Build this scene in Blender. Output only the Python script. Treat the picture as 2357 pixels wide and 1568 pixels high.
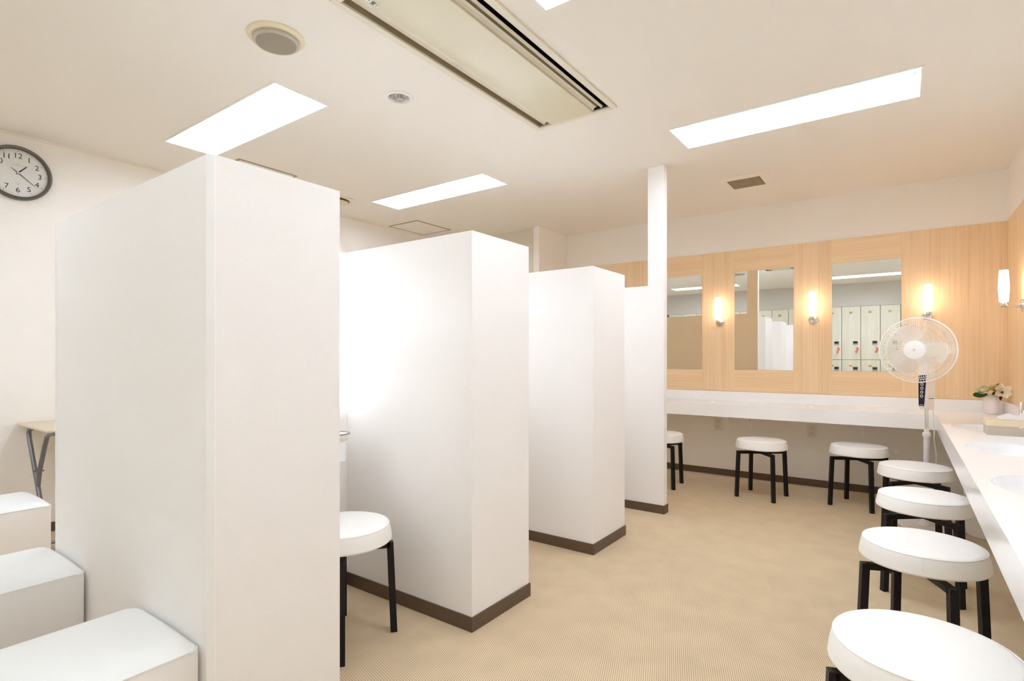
import bpy, bmesh, math, random
from mathutils import Vector, Matrix
R = math.radians
PI = math.pi
random.seed(7)
scn = bpy.context.scene
for o in list(bpy.data.objects):
    bpy.data.objects.remove(o, do_unlink=True)
C = scn.collection

# ------------------------------------------------------------------ camera, world, exposure
cam_d = bpy.data.cameras.new('camera')
cam = bpy.data.objects.new('camera', cam_d); C.objects.link(cam)
cam.location = (0, 0, 1.15)
cam.rotation_euler = (PI/2, 0, 0.626)
cam_d.sensor_fit = 'HORIZONTAL'
cam_d.sensor_width = 36.0
cam_d.lens = 1246.76 / 2357 * 36.0
cam_d.shift_x = 0.45 / 2357
cam_d.shift_y = 38.6 / 2357
cam_d.clip_start = 0.02
scn.camera = cam

world = bpy.data.worlds.new('world'); scn.world = world
world.use_nodes = True
world.node_tree.nodes['Background'].inputs[0].default_value = (0.9, 0.85, 0.78, 1)
world.node_tree.nodes['Background'].inputs[1].default_value = 0.05
scn.view_settings.view_transform = 'Standard'
scn.view_settings.look = 'None'
scn.view_settings.gamma = 1.0
scn.view_settings.use_curve_mapping = False
scn.view_settings.exposure = 0.32
scn.cycles.max_bounces = 16
scn.cycles.diffuse_bounces = 12
scn.cycles.glossy_bounces = 6
scn.cycles.transparent_max_bounces = 16
TUBE = 8.6          # ceiling light panels
TUBE_COL = (0.795, 0.90, 1.06)
SCONCE = 7.0
SCONCE_COL = (1.0, 0.78, 0.62)
BOOTH = 3.7
BOOTH_COL = (0.86, 0.94, 1.02)

# ------------------------------------------------------------------ materials
M = {}
def mat(name, col, rough=0.5, metal=0.0, var=0.03, scale=40.0, bump=0.0, bscale=400.0,
        emit=None, strength=0.0, alpha=1.0, trans=0.0, coat=0.0, spec=0.5):
    m = bpy.data.materials.new(name); m.use_nodes = True
    nt = m.node_tree; b = nt.nodes['Principled BSDF']
    b.inputs['Roughness'].default_value = rough
    b.inputs['Metallic'].default_value = metal
    b.inputs['Specular IOR Level'].default_value = spec
    if coat: b.inputs['Coat Weight'].default_value = coat; b.inputs['Coat Roughness'].default_value = 0.05
    if trans: b.inputs['Transmission Weight'].default_value = trans
    b.inputs['Alpha'].default_value = alpha
    tc = nt.nodes.new('ShaderNodeTexCoord')
    if var:
        n = nt.nodes.new('ShaderNodeTexNoise'); n.inputs['Scale'].default_value = scale
        n.inputs['Detail'].default_value = 3
        nt.links.new(tc.outputs['Object'], n.inputs['Vector'])
        mx = nt.nodes.new('ShaderNodeMix'); mx.data_type = 'RGBA'
        mx.inputs[6].default_value = tuple(c*(1-var) for c in col) + (1,)
        mx.inputs[7].default_value = tuple(min(1, c*(1+var)) for c in col) + (1,)
        nt.links.new(n.outputs['Fac'], mx.inputs[0])
        nt.links.new(mx.outputs[2], b.inputs['Base Color'])
    else:
        b.inputs['Base Color'].default_value = tuple(col) + (1,)
    if bump:
        n2 = nt.nodes.new('ShaderNodeTexNoise'); n2.inputs['Scale'].default_value = bscale
        n2.inputs['Detail'].default_value = 2
        nt.links.new(tc.outputs['Object'], n2.inputs['Vector'])
        bp = nt.nodes.new('ShaderNodeBump'); bp.inputs['Strength'].default_value = bump
        bp.inputs['Distance'].default_value = 0.002
        nt.links.new(n2.outputs['Fac'], bp.inputs['Height'])
        nt.links.new(bp.outputs['Normal'], b.inputs['Normal'])
    if emit:
        b.inputs['Emission Color'].default_value = tuple(emit) + (1,)
        b.inputs['Emission Strength'].default_value = strength
    M[name] = m
    return m

def wood_mat(name, col, dark, sc, rough=0.42):
    m = bpy.data.materials.new(name); m.use_nodes = True
    nt = m.node_tree; b = nt.nodes['Principled BSDF']
    b.inputs['Roughness'].default_value = rough
    tc = nt.nodes.new('ShaderNodeTexCoord')
    mp = nt.nodes.new('ShaderNodeMapping'); mp.inputs['Scale'].default_value = sc
    nt.links.new(tc.outputs['Object'], mp.inputs['Vector'])
    n = nt.nodes.new('ShaderNodeTexNoise'); n.inputs['Scale'].default_value = 1.0
    n.inputs['Detail'].default_value = 6; n.inputs['Roughness'].default_value = 0.7
    nt.links.new(mp.outputs[0], n.inputs['Vector'])
    mp2 = nt.nodes.new('ShaderNodeMapping'); mp2.inputs['Scale'].default_value = tuple(s*0.16 for s in sc)
    nt.links.new(tc.outputs['Object'], mp2.inputs['Vector'])
    n2 = nt.nodes.new('ShaderNodeTexNoise'); n2.inputs['Scale'].default_value = 1.0
    nt.links.new(mp2.outputs[0], n2.inputs['Vector'])
    ad = nt.nodes.new('ShaderNodeMath'); ad.operation = 'MULTIPLY_ADD'; ad.inputs[1].default_value = 0.45
    nt.links.new(n2.outputs['Fac'], ad.inputs[0]); nt.links.new(n.outputs['Fac'], ad.inputs[2])
    rp = nt.nodes.new('ShaderNodeValToRGB')
    rp.color_ramp.elements[0].position = 0.54; rp.color_ramp.elements[0].color = tuple(dark)+(1,)
    rp.color_ramp.elements[1].position = 0.84; rp.color_ramp.elements[1].color = tuple(col)+(1,)
    nt.links.new(ad.outputs[0], rp.inputs['Fac'])
    nt.links.new(rp.outputs['Color'], b.inputs['Base Color'])
    M[name] = m
    return m

mat('wallpaper', (0.90, 0.865, 0.815), 0.8, var=0.02, scale=90, bump=0.25, bscale=350)
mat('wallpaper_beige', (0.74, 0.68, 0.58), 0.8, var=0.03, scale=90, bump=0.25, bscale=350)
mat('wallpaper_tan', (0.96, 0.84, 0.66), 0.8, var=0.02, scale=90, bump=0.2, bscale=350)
mat('partition_white', (0.91, 0.89, 0.875), 0.7, var=0.015, scale=120, bump=0.25, bscale=420)
mat('corner_white', (0.95, 0.95, 0.95), 0.35, var=0.01)
mat('ceiling_white', (0.85, 0.81, 0.745), 0.85, var=0.015, scale=60, bump=0.2, bscale=260)
mat('ceiling_trim', (0.86, 0.81, 0.72), 0.6, var=0.01)
mat('baseboard_brown', (0.115, 0.072, 0.043), 0.4, var=0.05)
mat('counter_white', (0.93, 0.93, 0.93), 0.22, var=0.01, scale=30, spec=0.35)
mat('sink_white', (0.94, 0.93, 0.93), 0.08, var=0.0, coat=0.6)
mat('seat_vinyl', (0.94, 0.93, 0.905), 0.42, var=0.012, scale=30, bump=0.12, bscale=700)
mat('seam_vinyl', (0.80, 0.775, 0.74), 0.5, var=0.01)
mat('black_metal', (0.008, 0.006, 0.007), 0.45, var=0.1, spec=0.3)
mat('bench_vinyl', (0.86, 0.88, 0.87), 0.36, var=0.012, scale=25, bump=0.12, bscale=600)
mat('bench_side', (0.86, 0.84, 0.81), 0.42, var=0.012, scale=25, bump=0.12, bscale=600)
mat('chrome', (0.80, 0.79, 0.78), 0.12, 1.0, var=0.0)
mat('satin_metal', (0.66, 0.64, 0.62), 0.28, 1.0, var=0.02)
mat('steel_grey', (0.23, 0.24, 0.26), 0.35, 0.6, var=0.04)
mat('clock_rim', (0.16, 0.145, 0.125), 0.28, 0.8, var=0.03)
mat('clock_face', (0.72, 0.72, 0.68), 0.4, var=0.01)
mat('clock_ink', (0.035, 0.033, 0.03), 0.5, var=0.0)
mat('clock_ink_pale', (0.36, 0.34, 0.32), 0.5, var=0.0)
mat('light_frame', (0.84, 0.82, 0.78), 0.4, var=0.01)
mat('tube_glow', (0.9, 0.9, 0.9), 0.5, var=0.0, emit=TUBE_COL, strength=TUBE)
mat('lamp_holder', (0.80, 0.80, 0.78), 0.5, var=0.0)
mat('sconce_glow', (0.95, 0.9, 0.85), 0.35, var=0.0, emit=SCONCE_COL, strength=SCONCE)
mat('booth_glow', (0.95, 0.95, 0.95), 0.5, var=0.0, emit=BOOTH_COL, strength=BOOTH)
mat('booth_glow_mid', (0.95, 0.95, 0.95), 0.5, var=0.0, emit=BOOTH_COL, strength=BOOTH*0.75)
mat('booth_glow_far', (0.95, 0.95, 0.95), 0.5, var=0.0, emit=BOOTH_COL, strength=BOOTH*0.75)
mat('mirror_glass', (0.90, 0.92, 0.90), 0.0, 1.0, var=0.0)
mat('mirror_edge', (0.55, 0.50, 0.40), 0.3, 0.6, var=0.0)
mat('ac_panel', (0.70, 0.66, 0.50), 0.14, var=0.01, coat=0.5)
mat('ac_frame', (0.76, 0.72, 0.60), 0.35, var=0.01)
mat('ac_slot', (0.34, 0.26, 0.16), 0.6, var=0.03)
mat('ac_dark', (0.020, 0.014, 0.012), 0.6, var=0.0)
mat('ac_olive', (0.14, 0.11, 0.04), 0.5, var=0.02)
mat('ac_vane', (0.80, 0.75, 0.64), 0.3, var=0.01)
mat('paper_label', (0.86, 0.86, 0.82), 0.6, var=0.0)
mat('ink_black', (0.02, 0.02, 0.022), 0.5, var=0.0)
mat('speaker_ring', (0.78, 0.70, 0.50), 0.4, var=0.01)
mat('speaker_mesh', (0.34, 0.29, 0.22), 0.6, var=0.25, scale=500, bump=0.6, bscale=900)
mat('speaker_rim', (0.52, 0.47, 0.39), 0.5, var=0.02)
mat('grille_tan', (0.42, 0.34, 0.22), 0.6, var=0.2, scale=500, bump=0.5, bscale=900)
mat('panel_line', (0.38, 0.31, 0.21), 0.5, var=0.02)
mat('outlet_plate', (0.80, 0.74, 0.63), 0.45, var=0.01)
mat('outlet_dark', (0.05, 0.04, 0.035), 0.5, var=0.0)
mat('bracket_white', (0.94, 0.92, 0.90), 0.4, var=0.01)
mat('fan_white', (0.88, 0.85, 0.81), 0.35, var=0.01)
mat('fan_wire', (0.90, 0.87, 0.81), 0.3, var=0.0)
mat('fan_blade', (0.93, 0.91, 0.86), 0.25, var=0.0, alpha=0.62)
mat('fan_navy', (0.018, 0.012, 0.05), 0.2, var=0.05)
mat('fan_button', (0.62, 0.64, 0.55), 0.4, var=0.0)
mat('red_ink', (0.75, 0.10, 0.05), 0.5, var=0.0)
mat('pole_purple_grey', (0.74, 0.71, 0.74), 0.35, var=0.01)
mat('ceramic_white', (0.86, 0.80, 0.78), 0.35, var=0.02, scale=20)
mat('petal_cream', (0.95, 0.91, 0.72), 0.55, var=0.06, scale=60)
mat('petal_yellow', (0.93, 0.80, 0.42), 0.55, var=0.08, scale=60)
mat('petal_white', (0.95, 0.91, 0.80), 0.5, var=0.05, scale=60)
mat('leaf_green', (0.05, 0.15, 0.022), 0.4, var=0.2, scale=50)
mat('sprig_green', (0.20, 0.19, 0.06), 0.6, var=0.3, scale=80)
mat('stamen_brown', (0.10, 0.05, 0.025), 0.6, var=0.1)
mat('box_lid', (0.74, 0.62, 0.42), 0.5, var=0.04, scale=30)
mat('box_weave', (0.56, 0.48, 0.38), 0.8, var=0.35, scale=420, bump=0.6, bscale=700)
mat('cloth_white', (0.95, 0.94, 0.93), 0.8, var=0.01, bump=0.2, bscale=500)
mat('bin_white', (0.80, 0.77, 0.73), 0.35, var=0.01)
mat('desk_top', (0.66, 0.56, 0.42), 0.45, var=0.03, scale=30)
mat('desk_edge', (0.70, 0.62, 0.50), 0.45, var=0.01)
mat('plate_gold', (0.60, 0.50, 0.18), 0.4, 0.3, var=0.02)
mat('handle_grey', (0.45, 0.43, 0.36), 0.4, var=0.0)
mat('bulkhead_grey', (0.66, 0.64, 0.60), 0.8, var=0.02, scale=90, bump=0.2, bscale=350)
mat('key_pink', (0.85, 0.20, 0.17), 0.5, var=0.02)
mat('door_grey', (0.42, 0.39, 0.30), 0.6, var=0.02)
wood_mat('wood_vertical', (0.90, 0.675, 0.425), (0.79, 0.555, 0.315), (85, 85, 1.3))
wood_mat('wood_horizontal', (0.90, 0.675, 0.425), (0.79, 0.555, 0.315), (1.3, 85, 85))
wood_mat('locker_wood', (0.86, 0.84, 0.73), (0.74, 0.70, 0.57), (70, 70, 1.6))

def floor_mat():
    m = bpy.data.materials.new('woven_floor'); m.use_nodes = True
    nt = m.node_tree; b = nt.nodes['Principled BSDF']; L = nt.links.new
    b.inputs['Roughness'].default_value = 0.75
    tc = nt.nodes.new('ShaderNodeTexCoord')
    mp = nt.nodes.new('ShaderNodeMapping'); mp.inputs['Rotation'].default_value = (0, 0, R(-20))
    L(tc.outputs['Object'], mp.inputs['Vector'])
    sp = nt.nodes.new('ShaderNodeSeparateXYZ'); L(mp.outputs[0], sp.inputs[0])
    def math_(op, a, bb=None, v=None):
        n = nt.nodes.new('ShaderNodeMath'); n.operation = op
        if hasattr(a, 'is_linked') or hasattr(a, 'links'): L(a, n.inputs[0])
        else: n.inputs[0].default_value = a
        if bb is not None:
            if hasattr(bb, 'links'): L(bb, n.inputs[1])
            else: n.inputs[1].default_value = bb
        return n.outputs[0]
    ph = math_('MULTIPLY', sp.outputs[0], 2*PI/0.0076)
    s1 = math_('SINE', ph)                                   # ribs
    py = math_('MULTIPLY', sp.outputs[1], 2*PI/0.011)
    half = math_('MULTIPLY', ph, 0.5)
    s2 = math_('SINE', math_('ADD', py, half))               # broken dashes along the ribs
    mixv = math_('ADD', math_('MULTIPLY', s1, 0.27), math_('MULTIPLY', s2, 0.20))
    val = math_('ADD', mixv, 0.5)
    rp = nt.nodes.new('ShaderNodeValToRGB')
    e = rp.color_ramp.elements
    e[0].position = 0.12; e[0].color = (0.42, 0.30, 0.17, 1)
    e[1].position = 0.80; e[1].color = (0.81, 0.675, 0.47, 1)
    L(val, rp.inputs['Fac'])
    nz = nt.nodes.new('ShaderNodeTexNoise'); nz.inputs['Scale'].default_value = 7
    nz.inputs['Detail'].default_value = 4
    L(tc.outputs['Object'], nz.inputs['Vector'])
    mx = nt.nodes.new('ShaderNodeMix'); mx.data_type = 'RGBA'; mx.blend_type = 'MULTIPLY'
    mx.inputs[0].default_value = 0.6
    r2 = nt.nodes.new('ShaderNodeValToRGB')
    r2.color_ramp.elements[0].position = 0.35; r2.color_ramp.elements[0].color = (0.86, 0.84, 0.82, 1)
    r2.color_ramp.elements[1].position = 0.65; r2.color_ramp.elements[1].color = (1, 0.97, 0.93, 1)
    L(nz.outputs['Fac'], r2.inputs['Fac'])
    L(rp.outputs['Color'], mx.inputs[6]); L(r2.outputs['Color'], mx.inputs[7])
    L(mx.outputs[2], b.inputs['Base Color'])
    bp = nt.nodes.new('ShaderNodeBump'); bp.inputs['Strength'].default_value = 0.4
    bp.inputs['Distance'].default_value = 0.001
    L(val, bp.inputs['Height']); L(bp.outputs['Normal'], b.inputs['Normal'])
    M['woven_floor'] = m
floor_mat()

# ------------------------------------------------------------------ mesh helpers
def newbm(): return bmesh.new()
def box(bm, x0, x1, y0, y1, z0, z1, bev=0.0, seg=2):
    r = bmesh.ops.create_cube(bm, size=1.0)
    vs = r['verts']
    for v in vs:
        v.co = Vector(((x0+x1)/2 + v.co.x*(x1-x0), (y0+y1)/2 + v.co.y*(y1-y0), (z0+z1)/2 + v.co.z*(z1-z0)))
    if bev:
        es = list({e for v in vs for e in v.link_edges})
        bmesh.ops.bevel(bm, geom=es, offset=bev, segments=seg, affect='EDGES', profile=0.5)
    return bm
def lathe(bm, prof, seg=48, mtx=None, close=False):
    """prof: list of (r, z) from bottom up; axis z"""
    rings = []
    for r, z in prof:
        if r < 1e-6:
            rings.append([bm.verts.new((0, 0, z))])
        else:
            rings.append([bm.verts.new((r*math.cos(2*PI*i/seg), r*math.sin(2*PI*i/seg), z)) for i in range(seg)])
    pairs = list(zip(rings[:-1], rings[1:]))
    if close: pairs.append((rings[-1], rings[0]))
    for a, b in pairs:
        for i in range(seg):
            j = (i+1) % seg
            if len(a) == 1 and len(b) == 1: continue
            if len(a) == 1: bm.faces.new((a[0], b[j], b[i]))
            elif len(b) == 1: bm.faces.new((a[i], a[j], b[0]))
            else: bm.faces.new((a[i], a[j], b[j], b[i]))
    if mtx is not None:
        vs = [v for rg in rings for v in rg]
        bmesh.ops.transform(bm, matrix=mtx, verts=vs)
    return bm
def tube(bm, pts, r, seg=10, square=False, up=None):
    """sweep a round (or square) section along points"""
    pts = [Vector(p) for p in pts]
    n = 4 if square else seg
    rings = []
    prev = None
    for i, p in enumerate(pts):
        if i == 0: t = pts[1]-pts[0]
        elif i == len(pts)-1: t = pts[-1]-pts[-2]
        else: t = (pts[i+1]-p).normalized() + (p-pts[i-1]).normalized()
        t.normalize()
        if prev is None:
            a = Vector(up) if up else (Vector((0, 0, 1)) if abs(t.z) < 0.9 else Vector((1, 0, 0)))
        else: a = prev
        u = (a - t*a.dot(t)).normalized(); w = t.cross(u)
        prev = u
        ring = []
        for k in range(n):
            an = 2*PI*k/n + (PI/4 if square else 0)
            rr = r*math.sqrt(2) if square else r
            ring.append(bm.verts.new(p + u*math.cos(an)*rr + w*math.sin(an)*rr))
        rings.append(ring)
    for a, b in zip(rings[:-1], rings[1:]):
        for k in range(n):
            j = (k+1) % n
            bm.faces.new((a[k], a[j], b[j], b[k]))
    bm.faces.new(rings[0][::-1]); bm.faces.new(rings[-1])
    return bm
def cyl(bm, p0, p1, r, seg=20): return tube(bm, [p0, p1], r, seg)

def link(name, bm, m, parent=None, smooth=False, label=None):
    bmesh.ops.recalc_face_normals(bm, faces=bm.faces)
    me = bpy.data.meshes.new(name); bm.to_mesh(me); bm.free()
    if smooth:
        for p in me.polygons: p.use_smooth = True
        try: me.set_sharp_from_angle(angle=R(38))
        except Exception: pass
    o = bpy.data.objects.new(name, me); C.objects.link(o)
    me.materials.append(M[m] if isinstance(m, str) else m)
    if parent is not None: o.parent = parent
    if label: o['label'] = label
    return o
def thing(name, label, cat, loc=(0, 0, 0), rotz=0.0, group=None):
    o = bpy.data.objects.new(name, None); C.objects.link(o)
    o.empty_display_size = 0.1
    o.location = loc; o.rotation_euler = (0, 0, rotz)
    o['label'] = label; o['category'] = cat
    if group: o['group'] = group
    return o
def tag(o, label, cat, group=None):
    o['label'] = label; o['category'] = cat
    if group: o['group'] = group
    return o
def struct(name, bm, m, label=None):
    o = link(name, bm, m); o['kind'] = 'structure'
    if label: o['label'] = label
    return o
def dup(root, loc, rotz, label, group=None):
    r = root.copy(); C.objects.link(r); r.location = loc; r.rotation_euler = (root.rotation_euler[0], root.rotation_euler[1], rotz)
    r['label'] = label
    if group: r['group'] = group
    for ch in list(root.children):
        c = ch.copy(); C.objects.link(c); c.parent = r
        for g in list(ch.children):
            d = g.copy(); C.objects.link(d); d.parent = c
    return r
def text_mesh(name, body, size, m, parent, mtx, align='CENTER', extrude=0.0004, label=None):
    cu = bpy.data.curves.new(name, 'FONT'); cu.body = body; cu.size = size
    cu.align_x = align; cu.align_y = 'CENTER'; cu.extrude = extrude
    cu.resolution_u = 3
    t = bpy.data.objects.new(name, cu); C.objects.link(t)
    dg = bpy.context.evaluated_depsgraph_get()
    me = bpy.data.meshes.new_from_object(t.evaluated_get(dg))
    bpy.data.objects.remove(t, do_unlink=True)
    me.transform(mtx)
    me.materials.clear(); me.materials.append(M[m]); me.name = name
    o = bpy.data.objects.new(name, me); C.objects.link(o); o.parent = parent
    if label: o['label'] = label
    return o

# ------------------------------------------------------------------ room dimensions
H = 2.565
XL, XR = -4.562, 0.632          # clock wall, right wall
YB = 5.483                      # mirror wall
YR = -1.284                     # locker front plane, behind the camera
LIGHT_COLS = [(-3.91, -2.62), (-1.18, 0.075)]
LIGHT_ROWS = [(3.24, 3.56), (1.54, 1.86), (-0.38, -0.06)]
LIGHTS = []
for ci, (a, b) in enumerate(LIGHT_COLS):
    for ri, (c, d) in enumerate(LIGHT_ROWS):
        if ci == 1 and ri == 0: c, d = 3.30, 3.67
        if ci == 1 and ri == 1: c, d = 1.58, 1.87
        LIGHTS.append((a, b, c, d, ci, ri))
AC = (-1.83, -1.318, 1.325, 2.815)
DL = (-2.226, 2.030)

# ------------------------------------------------------------------ shell
bm = newbm(); box(bm, XL-0.1, XR+0.1, -1.9, YB+0.1, -0.06, 0)
struct('floor', bm, 'woven_floor', 'beige woven floor with fine diagonal ribs')

holes = [(a, b, c, d) for a, b, c, d, _, _ in LIGHTS] + [AC] + [(DL[0]-.05, DL[0]+.05, DL[1]-.05, DL[1]+.05)]
xs = sorted({XL-.1, XR+.1} | {h[0] for h in holes} | {h[1] for h in holes})
ys = sorted({-1.9, YB+.1} | {h[2] for h in holes} | {h[3] for h in holes})
bm = newbm()
for x0, x1 in zip(xs[:-1], xs[1:]):
    for y0, y1 in zip(ys[:-1], ys[1:]):
        cx_, cy_ = (x0+x1)/2, (y0+y1)/2
        if any(h[0] < cx_ < h[1] and h[2] < cy_ < h[3] for h in holes): continue
        box(bm, x0, x1, y0, y1, H, H+0.012)
bmesh.ops.remove_doubles(bm, verts=bm.verts, dist=1e-5)
struct('ceiling', bm, 'ceiling_white', 'warm white plaster ceiling')
bm = newbm(); box(bm, XL-.1, XR+.1, -1.9, YB+.1, H+0.22, H+0.26)
struct('ceiling_slab', bm, 'ceiling_white')

bm = newbm(); box(bm, XL-0.1, XL, -1.9, 4.95, 0, H)
struct('wall_left', bm, 'wallpaper')
bm = newbm(); box(bm, XL-.02, XL+0.012, -1.28, 4.95, H-0.009, H)
struct('trim_1', bm, 'ceiling_trim', 'thin cream cornice strip along the clock wall')
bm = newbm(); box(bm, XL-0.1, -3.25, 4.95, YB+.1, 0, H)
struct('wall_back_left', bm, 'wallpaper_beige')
bm = newbm(); box(bm, -3.25, -3.18, 4.90, YB+.1, 0, H)
struct('wall_nib', bm, 'wallpaper')
bm = newbm(); box(bm, -3.18, XR+.1, YB+0.006, YB+.1, 0, H)
wall_back = struct('wall_back', bm, 'wallpaper')
bm = newbm(); box(bm, XR+0.006, XR+.1, -1.9, YB+.006, 0, H)
wall_right = struct('wall_right', bm, 'wallpaper')
bm = newbm(); box(bm, XL, XR+.006, -1.9, -1.82, 0, H)
struct('wall_rear', bm, 'wallpaper')
bm = newbm(); box(bm, XL, XR+.006, -1.82, YR, 2.125, H)
struct('trim_2', bm, 'bulkhead_grey', 'bulkhead above the lockers behind the camera')

# baseboards
BH = 0.062
def base(name, *b):
    bm = newbm(); box(bm, *b, 0, BH, 0.002, 1); struct(name, bm, 'baseboard_brown')
base('baseboard_left', XL, XL+0.008, -1.28, 4.95)
base('baseboard_back', -3.18, XR, YB-.002, YB+0.006)
base('baseboard_right', XR-.002, XR+.006, -1.28, YB-.002)
base('baseboard_back_left', XL+.008, -3.25, 4.942, 4.95)

# wood veneer panels on the mirror wall
ZW, ZS, MT, MB = 2.177, 0.822, 1.968, 1.029
BAYS = [(-2.94, -2.43), (-2.13, -1.625), (-1.317, -0.807), (-0.507, -0.013)]
BANDS = [(-3.18, -2.94), (-2.43, -2.335), (-2.335, -2.22), (-2.22, -2.13), (-1.625, -1.524), (-1.524, -1.405),
         (-1.405, -1.317), (-0.807, -0.735), (-0.735, -0.605), (-0.605, -0.507), (-0.013, 0.175), (0.175, 0.41), (0.41, XR)]
G = 0.00025
def wpanel(x0, x1, z0, z1, m):
    bm = newbm(); box(bm, x0+G, x1-G, YB, YB+0.008, z0+G, z1-G, 0.0005, 1)
    link('wood_panel', bm, m, wall_back)
for a, b in BANDS: wpanel(a, b, ZS, ZW, 'wood_vertical')
for a, b in BAYS:
    wpanel(a, b, MT, ZW, 'wood_horizontal'); wpanel(a, b, ZS, MB, 'wood_horizontal')
y = YB
while y > 4.2:
    bm = newbm(); box(bm, XR, XR+0.008, max(y-0.47, 4.1)+G, y-G, ZS+G, ZW-G, 0.0005, 1)
    link('wood_panel', bm, 'wood_vertical', wall_right); y -= 0.47

# mirrors
mlab = ['frameless mirror on the wood wall hidden behind the white column',
        'frameless wall mirror just right of the white column, half cut off by it',
        'frameless wall mirror between the two left wall lamps, reflecting partitions',
        'frameless wall mirror behind the fan, reflecting lockers with pink key bands']
for (a, b), lb in zip(BAYS, mlab):
    bm = newbm(); box(bm, a+.0015, b-.0015, YB-0.001, YB+0.006, MB+.0015, MT-.0015)
    t = thing('wall_mirror', lb, 'mirror', ((a+b)/2, YB, MB), 0, 'frameless mirrors in the wood wall')
    t0 = link('mirror_pane', bm, 'mirror_glass', t); t0.matrix_parent_inverse = Matrix.Translation((-(a+b)/2, -YB, -MB))
    bm = newbm()
    box(bm, a, a+.0015, YB-.0012, YB+.006, MB, MT); box(bm, b-.0015, b, YB-.0012, YB+.006, MB, MT)
    box(bm, a+.0015, b-.0015, YB-.0012, YB+.006, MB, MB+.0015); box(bm, a+.0015, b-.0015, YB-.0012, YB+.006, MT-.0015, MT)
    t1 = link('mirror_edge', bm, 'mirror_edge', t); t1.matrix_parent_inverse = Matrix.Translation((-(a+b)/2, -YB, -MB))

# ------------------------------------------------------------------ partitions
ZP = 1.682
XE = -1.463        # aisle end plane
XS0, XS1 = -2.72, -2.287
def part_at(t, name, bm, m, smooth=False, label=None):
    """mesh built in world coordinates, parented to an Empty that stands elsewhere"""
    o = link(name, bm, m, t, smooth, label)
    o.matrix_parent_inverse = Matrix.Translation(t.location).inverted() if not any(t.rotation_euler) else t.matrix_basis.inverted()
    return o
def skirt(bm, x0, x1, y0, y1, sides, th=0.006):
    if 'x1' in sides: box(bm, x1, x1+th, y0-(th if 'y0' in sides else 0), y1+(th if 'y1' in sides else 0), 0, BH)
    if 'y0' in sides: box(bm, x0, x1, y0-th, y0, 0, BH)
    if 'y1' in sides: box(bm, x0, x1, y1, y1+th, 0, BH)
    if 'x0' in sides: box(bm, x0-th, x0, y0, y1, 0, BH)
# partition 1 (nearest) with chamfered corner strip
t = thing('partition_wall', 'large nearest white partition block with a pale strip down its corner', 'partition', (-2.1, 0.9, 0))
c0 = 0.013
bm = newbm()
poly = [(XS0, .681), (XE-c0, .681), (XE, .681+c0), (XE, 1.083), (XS0, 1.083)]
lo = [bm.verts.new((x, y, 0)) for x, y in poly]; hi = [bm.verts.new((x, y, ZP)) for x, y in poly]
bm.faces.new(hi); bm.faces.new(lo[::-1])
for i in range(5): j = (i+1) % 5; bm.faces.new((lo[i], lo[j], hi[j], hi[i]))
part_at(t, 'block', bm, 'partition_white')
bm = newbm()
d = 0.0015
poly = [(XE-c0-.003, .681-d), (XE-c0, .681-d), (XE+d, .681+c0), (XE+d, .681+c0+.003), (XE-c0, .690)]
lo = [bm.verts.new((x, y, 0)) for x, y in poly]; hi = [bm.verts.new((x, y, ZP-.001)) for x, y in poly]
bm.faces.new(hi); bm.faces.new(lo[::-1])
for i in range(5): j = (i+1) % 5; bm.faces.new((lo[i], lo[j], hi[j], hi[i]))
part_at(t, 'corner_strip', bm, 'corner_white', label='glossy white plastic corner strip')
bm = newbm(); box(bm, XS0-.002, XS0+.001, .679, .684, 0, ZP); part_at(t, 'end_strip', bm, 'corner_white')
bm = newbm(); skirt(bm, XS0, XE, .681, 1.083, ('y1', 'x1')); box(bm, XS0, XE-c0, .675, .681, 0, BH); part_at(t, 'skirting', bm, 'baseboard_brown')
for (y0, y1, lb) in ((1.739, 2.164, 'second white partition block, behind the stool in the near booth'),
                     (2.831, 3.272, 'third and shorter looking white partition block with brown skirting')):
    t = thing('partition_wall', lb, 'partition', (-1.9, (y0+y1)/2, 0))
    bm = newbm(); box(bm, XS1, XE, y0, y1, 0, ZP, 0.0015, 1); part_at(t, 'block', bm, 'partition_white')
    bm = newbm(); skirt(bm, XS1, XE, y0, y1, ('y0', 'y1', 'x1')); part_at(t, 'skirting', bm, 'baseboard_brown')
# thin end partition
t = thing('partition_wall', 'thin white end partition ending in a full-height white column', 'partition', (-2.0, 3.9, 0))
bm = newbm(); box(bm, XS0, -1.5446, 3.868, 3.932, 0, ZP); part_at(t, 'low_wall', bm, 'partition_white')
bm = newbm(); box(bm, -1.5446, -1.4226, 3.868, 3.932, 0, H); part_at(t, 'column', bm, 'partition_white', label='white column up to the ceiling')
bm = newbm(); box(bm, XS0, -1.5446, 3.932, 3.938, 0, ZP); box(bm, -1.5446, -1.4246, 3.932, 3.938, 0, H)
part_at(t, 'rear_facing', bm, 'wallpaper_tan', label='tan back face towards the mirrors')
bm = newbm(); box(bm, -1.555, -1.412, 3.858, 3.944, H-.008, H-.0005); part_at(t, 'top_trim', bm, 'ceiling_trim')
bm = newbm(); skirt(bm, XS0, -1.4226, 3.868, 3.938, ('y0', 'y1', 'x1')); part_at(t, 'skirting', bm, 'baseboard_brown')
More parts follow.
